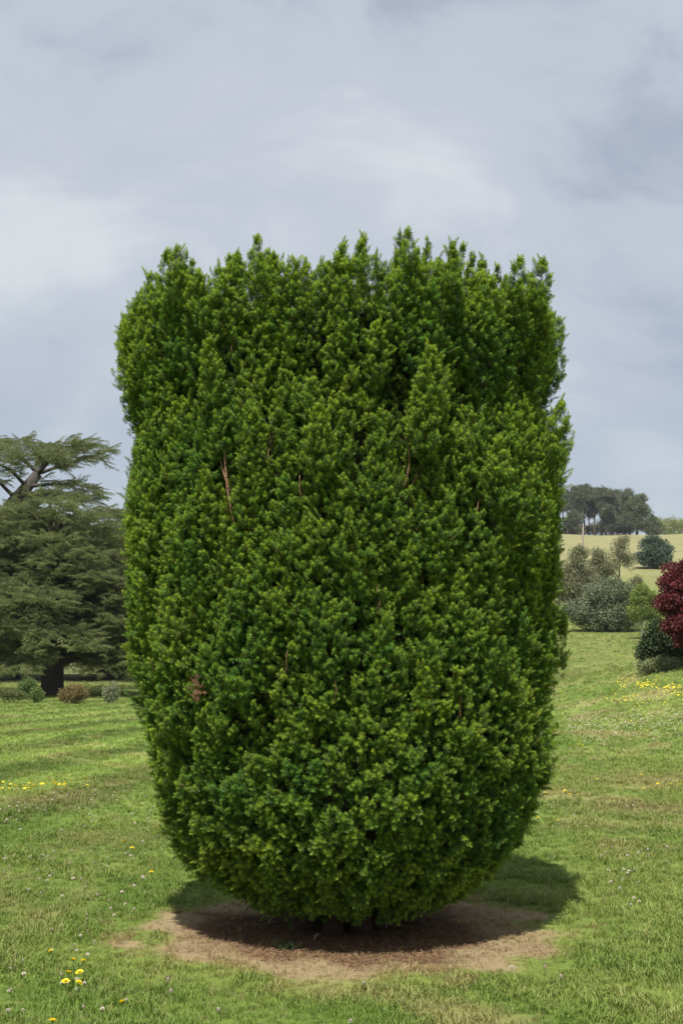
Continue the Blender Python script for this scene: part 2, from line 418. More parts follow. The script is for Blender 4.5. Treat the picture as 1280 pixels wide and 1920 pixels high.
for i in range(1500):                                            # older growth filling the gaps of the lower half
    z = .2 + 2.1 * ((i + rng.random()) / 1500); th = (i * 2.39996 + .7) % (2 * math.pi); n = normal(th, z); o = np.array([math.cos(th), math.sin(th), 0])
    plume(ypt(th, z, float(yr(th, z))) - n * rng.uniform(.16, .23), o * .7 + UP * .5 + rng.normal(0, .15, 3), .12, .06, 20, n, .25 + rng.normal(0, .12), -.3)
for i in range(330):                                             # the flat top
    q_ = math.sqrt((i + .5) / 330); th = i * 2.39996; r = float(yr(th, ZT - .05)) * q_ * .97
    rim = float(sst(.55, 1, q_))
    b_ = ypt(th, ZT - .40 + rng.normal(0, .035) - .07 * rim ** 2, r)
    plume(b_, UP + np.array([math.cos(th), math.sin(th), 0]) * .16 * rim + rng.normal(0, .06, 3), rng.uniform(.26, .38), rng.uniform(.055, .075), 46, UP, .5 + rng.normal(0, .1), -2)
for i in range(150):                                             # young spires standing out of the top
    th = rng.uniform(0, 2 * math.pi); q_ = math.sqrt(rng.uniform(.35, 1)); r = float(yr(th, ZT - .05)) * q_ * .97
    Lp = rng.uniform(.11, .25)
    plume(ypt(th, ZT - .12 - .06 * (q_ > .9), r), UP + np.array([math.cos(th), math.sin(th), 0]) * .1 + rng.normal(0, .07, 3), Lp, .016, int(150 * Lp), UP, .62, -2, .65)
for i in range(420):                                             # the drooping underside
    q_ = math.sqrt(rng.uniform(.25, 1)); th = i * 2.39996; r = .98 * q_ * float(yr(th, .16)); o = np.array([math.cos(th), math.sin(th), 0])
    plume(ypt(th, .19 + rng.uniform(0, .14) + .07 * q_, r), o * .8 - UP * .22 + rng.normal(0, .1, 3), .15, .06, 22, o, .4, -2)
def yfront(px, py):
    """point of the yew's face behind a photo pixel"""
    for d in np.arange(6.2, 9.5, .01):
        p = P(px, py, d); th = math.atan2(p[1] - YC[1], p[0] - YC[0])
        if np.hypot(p[0] - YC[0], p[1] - YC[1]) < yr(th, p[2]): return p, th
    return P(px, py, YC[1]), (0. if px > 640 else math.pi)
# the plumes one can pick out on the face
for px, py, hpx, wd in [(1036, 1270, 108, .040), (600, 900, 110, .09), (800, 800, 120, .11), (790, 860, 120, .10), (920, 960, 110, .10), (1030, 880, 110, .10), (1000, 585, 85, .07),
                        (330, 570, 85, .06), (405, 760, 100, .07), (705, 720, 90, .07), (850, 1180, 90, .05), (960, 560, 62, .05), (345, 550, 76, .03), (490, 530, 68, .022), (760, 515, 66, .03), (840, 538, 66, .03)]:
    p, th = yfront(px, py); o = np.array([math.cos(th), math.sin(th), 0])
    plume(p + o * .03, UP + o * .12, hpx / 290, wd, int(460 * (hpx / 290) * (wd / .09) ** .7), o, .62, -1.5)
yp_ = np.concatenate(yp); yd_ = np.concatenate(yd); ys_ = np.concatenate(ysz); yi_ = np.concatenate(yi); yt_ = np.concatenate(yt)
# where bare stems show, the foliage stands open
STEMS = [(420, 915, 405, 866, .007), (430, 985, 412, 850, .011), (765, 905, 771, 835, .008), (780, 905, 786, 880, .006), (857, 1135, 864, 1070, .008), (560, 930, 558, 890, .007), (496, 865, 497, 840, .006), (711, 1145, 710, 1105, .006),
         (797, 1120, 795, 1075, .005), (824, 1085, 828, 1062, .005), (1019, 1115, 1022, 1090, .006), (872, 1340, 880, 1280, .005), (531, 1262, 532, 1225, .005), (428, 665, 427, 640, .006), (338, 575, 334, 550, .006),
         (463, 690, 460, 665, .005), (905, 960, 907, 935, .005), (832, 590, 829, 570, .005), (380, 1325, 384, 1265, .004), (626, 1310, 627, 1280, .004), (985, 690, 979, 660, .005)]
keep = np.ones(len(yp_), bool); stems = []
cam0 = np.array([0, 0, CAMZ])
for x0, y0, x1, y1, r0 in STEMS:
    pa, tha = yfront(x0, y0); pb, thb = yfront(x1, y1)
    oa = np.array([math.cos(tha), math.sin(tha), 0]); pa = pa - oa * .05; pb = pb - oa * .05
    r0 *= .72; stems.append((pa, pb, r0, oa))
    ab = pb - pa; va = yp_ - cam0
    # open a slot in front of the stem, along the outward direction
    rel = yp_ - pa; tt = np.clip((rel @ ab) / (ab @ ab), 0, 1); cl = pa + tt[:, None] * ab
    dv = yp_ - cl; od = dv @ oa; lat = np.linalg.norm(dv - od[:, None] * oa, axis=1)
    keep &= ~((lat < .016 + r0) & (od > -.03) & (tt > 0) & (tt < 1))
yp_, yd_, ys_, yi_, yt_ = yp_[keep], yd_[keep], ys_[keep], yi_[keep], yt_[keep]
yp_[:, 2] = np.maximum(yp_[:, 2], .07)
m_needle, t, b = mat('yew_needle')
tn = attr(t, 'tint', 'INSTANCER').outputs['Fac']; lv = attr(t, 'lv').outputs['Fac']
old = mixc(t, tn, (.030, .092, .021), (.076, .150, .021)); new = mixc(t, tn, (.190, .370, .058), (.460, .575, .062))  # paler new growth; colours spread further to paint lit tips and dark gaps
c_ = mixc(t, lv, old, new)
t.links.new(c_, b.inputs['Base Color']); b.inputs['Roughness'].default_value = .42; b.inputs['Specular IOR Level'].default_value = .38
tr = t.nodes.new('ShaderNodeBsdfTranslucent'); t.links.new(mixc(t, 1.0, c_, (1.25, 1.25, .5), 'MULTIPLY'), tr.inputs[0])
mx = t.nodes.new('ShaderNodeMixShader'); mx.inputs[0].default_value = .30
t.links.new(b.outputs[0], mx.inputs[1]); t.links.new(tr.outputs[0], mx.inputs[2]); t.links.new(mx.outputs[0], t.nodes['Material Output'].inputs[0])
m_twig = plain('yew_twig', (.16, .085, .035), .8)
m_ybark = bark_mat('yew_bark', (.17, .085, .042), (.29, .17, .10), 30); m_ytrunk = bark_mat('yew_trunk', (.05, .028, .018), (.12, .07, .045), 18)
yew = empty('yew_tree', (YC[0], YC[1], 0), 'huge clipped dark green yew shaped like a barrel, standing in a ring of bare soil', 'tree')
def rel(p): return np.asarray(p) - np.array([YC[0], YC[1], 0])
scatter('foliage', sprigs, [m_needle, m_twig], rel(yp_), dir_euler(yd_, rng.uniform(0, 6.28, len(yp_))), ys_, yi_, yt_, yew)
print('yew shoots', len(yp_))
p_, th_ = yfront(379, 1300); dv = rng.normal(0, 1, (24, 3)); o_ = np.array([math.cos(th_), math.sin(th_), 0])
scatter('dead_shoots', sprigs, [plain('dead_needle', (.30, .17, .085), .8, (.18, .10, .055)), m_twig], rel(p_ + o_ * .03 + dv * np.array([.014, .014, .055])), dir_euler(dv * .4 + o_ + UP * .5, rng.uniform(0, 6, 24)), np.full(24, .55), rng.integers(0, 7, 24), rng.random(24), yew)
# solid core, coloured near-black for the shade among the inner twigs
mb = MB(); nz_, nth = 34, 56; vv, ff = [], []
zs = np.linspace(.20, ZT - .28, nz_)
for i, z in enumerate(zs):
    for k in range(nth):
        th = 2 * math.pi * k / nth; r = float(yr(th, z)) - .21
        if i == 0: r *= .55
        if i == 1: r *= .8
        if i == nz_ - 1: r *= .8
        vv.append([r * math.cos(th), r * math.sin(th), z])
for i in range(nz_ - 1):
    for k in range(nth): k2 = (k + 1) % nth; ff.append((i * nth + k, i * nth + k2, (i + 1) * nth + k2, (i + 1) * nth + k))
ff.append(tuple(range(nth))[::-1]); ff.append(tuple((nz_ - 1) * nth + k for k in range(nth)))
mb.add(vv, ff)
link('inner_shade_core', mb.mesh('inner_shade_core', [bark_mat('yew_inner_shade', (.012, .014, .008), (.035, .030, .018), 25)], True), yew)
for i in range(9):                                               # the stems of the trunk
    th = i * .72 + rng.normal(0, .15); r = .10 + .30 * rng.random(); th2 = th + rng.normal(0, .3)
    a_ = np.array([r * math.cos(th), r * math.sin(th), -.05]); b_ = np.array([(r + .28) * math.cos(th2), (r + .28) * math.sin(th2), .75])
    mb = MB(); mb.tube([a_, a_ * .6 + b_ * .4 + rng.normal(0, .02, 3), b_], [.075, .055, .045], 8, wob=.1)
    link('trunk', mb.mesh('trunk', [m_ytrunk], True), yew)
for pa, pb, r0, oa in stems:
    mb = MB(); d = pb - pa; pa2 = pa - d * .25 - oa * .05; mid = (pa + pb) / 2 + rng.normal(0, .008, 3)
    mb.tube([rel(pa2), rel(pa), rel(mid), rel(pb), rel(pb + d * .25 - oa * .05)], np.array([1.1, 1, .9, .75, .6]) * r0, 6)
    link('branch', mb.mesh('branch', [m_ybark], True), yew)

# ------------------------------------------------------------------ grass
def tuft(n, hgt, spread, seed, wd=.0022, segs=2):
    g = np.random.default_rng(seed); mb = MB()
    for i in range(n):
        a = g.uniform(0, 2 * np.pi); rb = spread * math.sqrt(g.random()); h = hgt * g.uniform(.45, 1.15); ph = g.uniform(0, 2 * np.pi); ln = h * g.uniform(.15, .9)
        p0 = np.array([rb * math.cos(a), rb * math.sin(a), 0]); d = np.array([math.cos(ph), math.sin(ph), 0]); s = np.array([-d[1], d[0], 0]) * wd * g.uniform(.7, 1.3)
        p1 = p0 + d * ln * .3 + UP * h * .62; p2 = p0 + d * ln + UP * h * g.uniform(.8, 1.0)
        mb.add([p0 - s, p0 + s, p1 + s * .85, p1 - s * .85, p2], [(0, 1, 2, 3), (3, 2, 4)], 0, g.random())
    return mb
tufts = [tuft(20, .050, .040, 100 + i, .0017) for i in range(5)] + [tuft(12, .075, .03, 110, .0018), tuft(22, .035, .05, 111, .002)]
gp = []
def region(y0, y1, dens, xm):
    n = int(dens * (y1 - y0) * (y0 + y1) * .5 * .535 * xm); t_ = rng.random(n)
    y = np.sqrt(y0 * y0 + t_ * (y1 * y1 - y0 * y0)); x = rng.uniform(-.2675 * xm, .2675 * xm, n) * y
    return x, y
for y0, y1, dn, xm, s0 in [(4.6, 8, 620, 1.35, 1.0), (8, 13, 360, 1.3, 1.05), (13, 22, 130, 1.25, 1.35), (22, 38, 38, 1.2, 1.9), (38, 66, 12, 1.15, 2.6), (66, 150, 2.6, 1.1, 4.2)]:
    x, y = region(y0, y1, dn, xm); gp.append(np.stack([x, y, np.full(len(x), s0)], 1))
gp = np.concatenate(gp); gx, gy, gs = gp.T
dd = dirt(gx, gy); pr = np.clip((dd - .92) / .40, 0, 1) ** 1.3 + .03 + .22 * sst(.5, 1.2, ws4(gx + 3, gy)) * (dd > .6)
kp = rng.random(len(gx)) < pr; gx, gy, gs, dd = gx[kp], gy[kp], gs[kp], dd[kp]
gc = lawn_col(gx, gy) * 1.12
stw = (1 - sst(1.16, 1.50, dd + .12 * ws4(gx, gy)))[:, None] * .9
gc = gc * (1 - stw) + np.array([.33, .25, .12]) * stw
one = rng.random(len(gx)); dead = (one < .085)[:, None]; gc = np.where(dead, gc * .35 + np.array([.30, .25, .12]) * .65, gc)
gc *= rng.uniform(.86, 1.14, (len(gx), 1))
lng = 1 + .25 * ws1(gx + 5, gy)
gs = gs * np.clip(lng, .55, 1.5) * rng.uniform(.75, 1.25, len(gx)) * (1 - .45 * (dd < 1.45))
rot = np.stack([rng.normal(0, .18, len(gx)), rng.normal(0, .18, len(gx)), rng.uniform(0, 6.28, len(gx))], 1)
m_grass, t, b = mat('grass_blade')
gcn = attr(t, 'gcol', 'INSTANCER').outputs['Color']; lvn = attr(t, 'lv').outputs['Fac']
c_ = mixc(t, 1.0, gcn, v2(t, lvn, .8, 1.2), 'MULTIPLY'); t.links.new(c_, b.inputs['Base Color'])
b.inputs['Roughness'].default_value = .5; b.inputs['Specular IOR Level'].default_value = .3
tr = t.nodes.new('ShaderNodeBsdfTranslucent'); t.links.new(mixc(t, 1.0, c_, (1.1, 1.15, .6), 'MULTIPLY'), tr.inputs[0])
mx = t.nodes.new('ShaderNodeMixShader'); mx.inputs[0].default_value = .3
t.links.new(b.outputs[0], mx.inputs[1]); t.links.new(tr.outputs[0], mx.inputs[2]); t.links.new(mx.outputs[0], t.nodes['Material Output'].inputs[0])
g_ = scatter('grass', tufts, [m_grass], np.stack([gx, gy, H(gx, gy) - .004], 1), rot, np.stack([gs, gs, .82 * gs ** .72], 1), rng.integers(0, 7, len(gx)), np.full(len(gx), .5), None, gc)
tag(g_, 'short mown green lawn grass flecked with dry blades', 'grass')
print('grass tufts', len(gx))

# fallen needles and dry bits under the yew
def litter_bit(seed, n=40, sp=.06):
    g = np.random.default_rng(seed); mb = MB()
    for i in range(n):
        p = np.array([g.normal(0, sp), g.normal(0, sp), g.uniform(.001, .012)]); a = g.uniform(0, 6.28); ln = g.uniform(.005, .013) * (2.0 if i % 9 == 0 else 1)
        d = np.array([math.cos(a), math.sin(a), g.normal(0, .25)]) * ln; sd = np.array([-math.sin(a), math.cos(a), .3]) * .0008 * (1 + g.random())
        mb.add([p - d - sd, p - d + sd, p + d + sd, p + d - sd], [(0, 1, 2, 3)], 0, g.random())
    return mb
n = 2600; th = rng.uniform(0, 6.28, n); r = 1.5 * np.sqrt(rng.random(n)); lx = YC[0] + r * np.cos(th); ly = YC[1] - .2 + r * np.sin(th)
kp = dirt(lx, ly) < .90 + rng.normal(0, .17, n); lx, ly = lx[kp], ly[kp]
tg = scatter('needle_litter', [litter_bit(i) for i in range(5)], [leaf_mat('dry_needle', (.075, .042, .026), (.28, .185, .105), .8, 0, .1)], np.stack([lx, ly, H(lx, ly) + .001], 1),
        np.stack([np.zeros(len(lx)), np.zeros(len(lx)), rng.uniform(0, 6.28, len(lx))], 1), rng.uniform(.8, 1.3, len(lx)), rng.integers(0, 5, len(lx)), rng.random(len(lx)))
tag(tg, 'reddish brown fallen needles on the bare soil under the yew', 'needle litter')
m_dead = plain('dead_stem', (.30, .26, .19), .8, (.20, .15, .10))
for (x0, y0, x1, y1), lab in [((475, 1735, 520, 1728), 'pale dead stick lying in shade at the edge of the yew'), ((502, 1716, 512, 1734), 'short upright dead stick in the shade under the yew'),
                              ((588, 1752, 597, 1766), 'thin grey dead stem leaning on soil in front of trunk'), ((722, 1730, 724, 1744), 'stubby dead stem standing on the dark soil'), ((690, 1738, 702, 1742), 'pale broken twig lying on the dark soil')]:
    a_, b_ = hit(x0, max(y0, y1)), hit(x1, max(y0, y1)); hgt = abs(y1 - y0) / 320
    mb = MB(); bb = (b_ - a_) + UP * hgt
    mb.tube([[0, 0, .004], bb * .5 + rng.normal(0, .006, 3) + UP * .008, bb + UP * .006], [.006, .005, .003], 6, 0)
    tag(link('dead_twig', mb.mesh('dead_twig', [m_dead], True), None, a_), lab, 'twig')
# a small living sprig sprouting from the litter
p_ = hit(538, 1782); e_ = empty('yew_seedling', p_, 'tiny dark green seedling at the sunlit edge of the bare soil', 'plant')
k = 34; dv = np.stack([rng.normal(0, 1, k), rng.normal(0, .6, k), rng.uniform(.2, 1, k)], 1)
scatter('leaves', sprigs, [leaf_mat('seedling_leaf', (.03, .055, .02), (.07, .11, .04)), m_twig], dv * np.array([.026, .02, .014]) + np.array([0, 0, .01]), dir_euler(dv, rng.uniform(0, 6, k)), np.full(k, .6), rng.integers(0, 5, k), rng.uniform(.0, .15, k), e_)
mb = MB(); mb.tube([[0, 0, -.01], [.004, 0, .03], [.0, .004, .06]], [.003, .0025, .001], 5); link('stem', mb.mesh('stem', [m_twig]), e_)

# ------------------------------------------------------------------ foliage pieces
def leaf_cluster(Rc, n, ll, lw, seed, flat=1.0):
    g = np.random.default_rng(seed); mb = MB()
    for i in range(n):
        d = g.normal(0, 1, 3); d /= np.linalg.norm(d); p = d * Rc * g.uniform(.35, 1) ** .6; p[2] *= flat
        ax = d * .7 + g.normal(0, .6, 3); ax /= np.linalg.norm(ax); sd = np.cross(ax, g.normal(0, 1, 3) + UP * .3); sd /= np.linalg.norm(sd) + 1e-9; up = np.cross(sd, ax)
        l_, w_ = ll * g.uniform(.7, 1.3), lw * g.uniform(.7, 1.2)
        mb.add([p, p + ax * l_ * .5 + sd * w_ * .5 + up * w_ * .15, p + ax * l_, p + ax * l_ * .5 - sd * w_ * .5 + up * w_ * .15], [(0, 1, 2), (0, 2, 3)], 0, g.random())
    return mb
def lobe_points(lobes, n, g, inner=.55):
    L = np.array(lobes, float); a = (L[:, 3] * L[:, 4] + L[:, 4] * L[:, 5] + L[:, 3] * L[:, 5]); k = g.choice(len(L), n, p=a / a.sum())
    d = g.normal(0, 1, (n, 3)); d /= np.linalg.norm(d, axis=1)[:, None]
    rr = g.uniform(inner, 1.02, n)[:, None]; p = L[k, :3] + d * L[k, 3:] * rr
    o = d / L[k, 3:]; return p, o / np.linalg.norm(o, axis=1)[:, None]
m_bark = bark_mat('grey_bark', (.07, .055, .04), (.16, .13, .10), 8)
m_pbark = bark_mat('pine_bark', (.07, .05, .036), (.15, .105, .08), 4)
def leafy(name, label, cat, base, lobes, n, clusters, lm, seed, trunk=None, limbs=True, group=None, smin=.75, smax=1.25, stems=0, inner=.55, bark=None, zmin=.05):
    g = np.random.default_rng(seed); e = empty(name, base, label, cat, group)
    sub = []
    for l in lobes:
        for _ in range(4):
            d_ = g.normal(0, 1, 3); d_ /= np.linalg.norm(d_); d_[2] = abs(d_[2]) * .9 - .15; k_ = g.uniform(.28, .5)
            sub.append(tuple(np.array(l[:3]) + d_ * np.array(l[3:]) * .82) + tuple(np.array(l[3:]) * k_))
    p, o = lobe_points([tuple(np.concatenate([np.array(l[:3]), np.array(l[3:]) * .88])) for l in lobes] + sub, n, g, inner); kz = p[:, 2] > zmin; p, o = p[kz], o[kz]; n = len(p)
    scatter('crown' if trunk else 'foliage', clusters, [lm], p, dir_euler(o * .8 + UP * .4 + g.normal(0, .3, (n, 3)), g.uniform(0, 6.28, n)), g.uniform(smin, smax, n), g.integers(0, len(clusters), n), np.clip(g.normal(.5, .24, n), 0, 1), e)
    mb = MB(); L = np.array(lobes, float)
    if trunk:
        r0, zt = trunk; cx, cy = L[:, 0].mean(), L[:, 1].mean()
        lean = np.array([cx * .6, cy * .6, 0])
        pts = [np.array([0, 0, -.15]), np.array([0, 0, zt * .12]) + lean * .05, np.array([0, 0, zt * .5]) + lean * .4 + g.normal(0, r0 * .3, 3), np.array([0, 0, zt]) + lean]
        mb.tube(pts, [r0 * 1.35, r0, r0 * .8, r0 * .35], 9, wob=.06)
        if limbs:
            for l in L:
                s_ = pts[2] * .55 + pts[3] * .45 if l[2] > zt * .8 else pts[1] * .35 + pts[2] * .65
                for _ in range(2):
                    tip = l[:3] + g.normal(0, .35, 3) * l[3:]; mid = (s_ + tip) / 2 + np.array([0, 0, -.08 * np.linalg.norm(tip - s_)])
                    mb.tube([s_, mid, tip], [r0 * .42, r0 * .28, r0 * .08], 6, cap=False)
        link('trunk', mb.mesh('trunk', [bark or m_bark], True), e)
    else:
        for i in range(max(stems, 5)):
            l = L[i % len(L)]; st = np.array([l[0] * .35, l[1] * .35, -.1]) + np.array([*g.normal(0, .12, 2), 0]) * l[3]; tip = l[:3] + g.normal(0, .4, 3) * l[3:]; tip[2] = max(tip[2], .3 * l[5])
            mb.tube([st, st * .5 + tip * .5 + g.normal(0, .08, 3) * l[3], tip], np.array([.05, .035, .012]) * max(l[5], .35), 5, cap=False)
        link('stems', mb.mesh('stems', [bark or m_bark], True), e)
    return e
def ppm(d): return F / d
def size(base): return base[1] / F                               # metres for one photo pixel at that distance

# ------------------------------------------------------------------ cedars beyond the lawn
def spray(seed):
    g = np.random.default_rng(seed); mb = MB()
    ax = lambda q: np.array([.05 * math.sin(3 * q + seed), -.14 * q * q, q])
    mb.tube([ax(0), ax(.5), ax(1)], [.010, .007, .003], 3, 1, cap=False)
    def tuftlet(p, d, k=4):
        for _ in range(k):
            v = d * .5 + np.array([0, 1, 0]) * g.uniform(.2, 1.1) + g.normal(0, .55, 3); v /= np.linalg.norm(v); ln = g.uniform(.05, .095)
            sd = np.cross(v, g.normal(0, 1, 3)); sd /= np.linalg.norm(sd) + 1e-9
            mb.add([p - sd * .013, p + sd * .013, p + v * ln], [(0, 1, 2)], 0, g.random())
    for i in range(15):
        q = .06 + .92 * i / 14; s_ = (-1) ** i; ln = (.46 - .34 * q) * g.uniform(.7, 1.2); an = R(g.uniform(45, 65)); p0 = ax(q)
        d = np.array([s_ * math.sin(an), -.10 + g.normal(0, .08), math.cos(an)])
        for k in range(max(2, int(ln / .055))):
            f = (k + .6) / max(2, int(ln / .055)); p = p0 + d * ln * f + np.array([0, -.10 * f * f * ln * 3, 0]); tuftlet(p, d, 4)
    for q in np.linspace(.15, 1.03, 10): tuftlet(ax(q), np.array([0, 0, 1.]), 4)
    return mb
sprays = [spray(i) for i in range(5)]
m_cedar = leaf_mat('cedar_needle', (.052, .078, .027), (.255, .300, .110), .6, .12, .2, .6)
m_cedar_twig = plain('cedar_twig', (.10, .075, .05), .9)
m_cbark = bark_mat('cedar_bark', (.030, .026, .022), (.085, .072, .060), 5)
def cedar(name, label, base, trunk_pts, trunk_r, limbs, seed, group=None, dens=26, sc0=.85, own_limbs=False):
    """limbs: list of (polyline in metres from the base, half width of its plate)"""
    g = np.random.default_rng(seed); e = empty(name, base, label, 'tree', group)
    mb = MB(); mb.tube(trunk_pts, trunk_r, 11, wob=.07); pp, dd_, tt, lm_ = [], [], [], []
    for path, W in limbs:
        path = np.array(path, float); seg = np.linalg.norm(np.diff(path, axis=0), axis=1); cum = np.concatenate([[0], np.cumsum(seg)]); Ln = cum[-1]
        rb = .035 + .022 * Ln; mq = MB() if own_limbs else mb; lm_.append(mq); mq.tube(path, np.linspace(rb, .025, len(path)), 6, cap=False)
        n = int(dens * Ln * W * .55) + 8; q = g.uniform(.18, 1.0, n) ** .85; pos = np.stack([np.interp(q * Ln, cum, path[:, k]) for k in range(3)], 1)
        out = path[-1] - path[0]; out[2] *= .3; out /= np.linalg.norm(out); lat = np.cross(UP, out); lat /= np.linalg.norm(lat) + 1e-9
        ww = W * np.sqrt(np.clip(1 - (np.abs(q - .55) / .62) ** 2.2, .05, 1)); x = g.uniform(-1, 1, n)
        pos = pos + lat[None] * (x * ww)[:, None] + UP[None] * (-.10 * W * x * x + g.normal(.05, .13, n) - .12 * (q > .85))[:, None]
        d = out[None] * .75 + lat[None] * (x * .9)[:, None] + g.normal(0, .22, (n, 3)) + UP * .06
        pp.append(pos); dd_.append(d); tt.append(np.clip(g.normal(.5, .2, n), 0, 1))
    tk = link('trunk', mb.mesh('trunk', [m_cbark], True), e)
    if own_limbs:
        for q_ in lm_: link('limb', q_.mesh('limb', [m_cbark], True), tk)
    pp = np.concatenate(pp); dd_ = np.concatenate(dd_); tt = np.concatenate(tt); n = len(pp)
    scatter('crown', sprays, [m_cedar, m_cedar_twig], pp, dir_euler(dd_, g.normal(0, .22, n)), sc0 * g.uniform(.7, 1.25, n), g.integers(0, 5, n), tt, e)
    return e
# tall flat-topped cedar, its trunk leaning in from the side
DB = 76.; bB = on(-78, DB)
def lB(px, py, dy=0.): p = P(px, py, DB + dy); return p - bB
tp = [np.array([0, 0, -.3])] + [lB(*q_) for q_ in [(-66, 1200), (-45, 1100), (-15, 1015), (22, 948), (72, 888)]]
limbs = [([lB(72, 888), lB(84, 862, -.5), lB(112, 842, -1), lB(158, 828, -1.6)], 1.25), ([lB(72, 888), lB(118, 872, .4), lB(162, 858, .6), lB(206, 846, .8)], 1.25),
         ([lB(72, 888), lB(40, 856, -.6), lB(0, 838, -1), lB(-60, 832, -1.2)], 1.5), ([lB(72, 888), lB(70, 856, 1.5), lB(60, 834, 3), lB(40, 822, 4.4)], 1.5), ([lB(72, 888), lB(90, 868, -2), lB(70, 850, -3.4), lB(60, 840, -4.6)], 1.3),
         ([lB(48, 912), lB(95, 908, -.6), lB(140, 908, -1), lB(186, 916, -1.2)], .9), ([lB(30, 935), lB(0, 905, -1), lB(-40, 890, -2), lB(-80, 885, -3)], 1.5), ([lB(50, 912), lB(20, 880, -1.4), lB(-10, 868, -2.6), lB(-30, 862, -3.5)], 1.3),
         ([lB(22, 948), lB(60, 930, -1.6), lB(100, 925, -2.8), lB(140, 935, -4)], 1.1), ([lB(10, 965), lB(-30, 940, .5), lB(-80, 930, 1), lB(-130, 935, 1.5)], 1.6), ([lB(35, 930), lB(80, 925, 2), lB(130, 928, 3), lB(176, 934, 4)], 1.1),
         ([lB(84, 868), lB(110, 850, 1.4), lB(140, 836, 2.6), lB(165, 830, 3.6)], 1.1)]
cedar('cedar_tree', 'tall flat-topped cedar with a bare dark leaning trunk against the sky', bB, tp, [.85, .75, .62, .52, .44, .30], limbs, 3, 'cedars beyond the lawn', 24, .9, True)
def round_cedar(base, ztop, rmax, seed, label, r0, n=40, zlow=2.0, lean=(0, 0), dens=24, dome=.45, sc0=.9):
    g = np.random.default_rng(seed); tp = [np.array([0, 0, -.3]), np.array([0, 0, .6]), np.array([lean[0] * .4, lean[1] * .4, ztop * .5]), np.array([lean[0], lean[1], ztop * .93])]
    limbs = []
    for i in range(n):
        f = (i + .5) / n; z0 = zlow + (ztop - zlow - .2) * f; az = i * 2.39996 + g.normal(0, .2); k = z0 / (ztop * .93)
        c = np.array([lean[0] * k, lean[1] * k, z0]); Ln = rmax * (1 - dome * f ** 2.2) * g.uniform(.78, 1.08); o = np.array([math.cos(az), math.sin(az), 0])
        rise = .10 * Ln * (f - .25) * 1.5
        limbs.append(([c - UP * .15 * Ln * f, c + o * Ln * .35 + UP * (.06 * Ln + rise * .5), c + o * Ln * .72 + UP * (.05 * Ln + rise), c + o * Ln + UP * (-.10 * Ln * (1 - f) + rise)], Ln * .32))
    return cedar('cedar_tree', label, base, tp, [r0 * 1.25, r0, r0 * .75, r0 * .2], limbs, seed, 'cedars beyond the lawn', dens, sc0)
bA = on(103, 70.)
round_cedar(bA, 10.0, 6.0, 4, 'broad cedar with thick dark trunk and drooping layered boughs beyond the lawn', .60, 58, 1.7, (-.4, .5), 28, .35)
bC = on(34, 98.)
round_cedar(bC, 12.5, 7.0, 5, 'farther cedar with a slim straight trunk behind the broad one', .34, 48, 2.2, (0, 0), 22, .5, 1.1)
bD = on(255, 100.)
round_cedar(bD, 11.5, 6.5, 6, 'dark cedar behind the broad one, half hidden by the clipped yew', .5, 50, .9, (0, 0), 24, .5, 1.1)

# ------------------------------------------------------------------ shrubs in front of the cedars
cl_s = [leaf_cluster(.16, 46, .075, .038, 300 + i) for i in range(4)]
def bush(name, label, px, py, wpx, hpx, lm, seed, n=90, lob=None, stems=6, group='shrubs at the far edge of the lawn', inner=.5, smin=.75, smax=1.2):
    b_ = hit(px, py); u = size(b_); lobes = lob or [(0, 0, hpx * .52, wpx * .46, wpx * .42, hpx * .46), (-wpx * .2, -wpx * .1, hpx * .4, wpx * .3, wpx * .3, hpx * .36), (wpx * .22, 0, hpx * .42, wpx * .28, wpx * .3, hpx * .38)]
    return leafy(name, label, 'shrub', b_, [tuple(c * u for c in l) for l in lobes], n, cl_s, lm, seed, group=group, stems=stems, inner=inner, smin=smin, smax=smax)
m_olive = leaf_mat('olive_leaf', (.075, .10, .03), (.20, .22, .07)); m_rust = leaf_mat('rusty_leaf', (.11, .10, .035), (.30, .22, .10)); m_mid = leaf_mat('green_leaf', (.07, .12, .03), (.17, .24, .06)); m_pale = leaf_mat('pale_leaf', (.12, .15, .06), (.34, .36, .24))
bush('low_shrub', 'low flat-topped shrub on a short stem under the cedars', 22, 1318, 52, 22, m_olive, 1, 70, [(0, 0, 15, 24, 20, 6), (-12, 0, 14, 14, 14, 5), (14, 2, 14, 13, 14, 5)], 4)
bush('leafy_shrub', 'leafy green shrub in the shade beside the cedar trunk', 52, 1312, 40, 42, m_mid, 2, 110)
bush('leafy_shrub', 'small bright green shrub in front of the dark cedar trunk', 70, 1318, 22, 24, m_mid, 3, 50)
bush('round_shrub', 'rounded shrub of rusty green leaves to the right of the cedar trunk', 139, 1319, 50, 36, m_rust, 4, 150)
bush('sparse_shrub', 'sparse shrub with pale upright shoots on the open lawn edge', 207, 1319, 38, 40, m_pale, 5, 64, [(0, 0, 12, 16, 15, 11), (-6, 0, 20, 9, 9, 11), (8, 0, 27, 7, 7, 13), (0, 0, 18, 12, 10, 10)], 9, inner=.2)

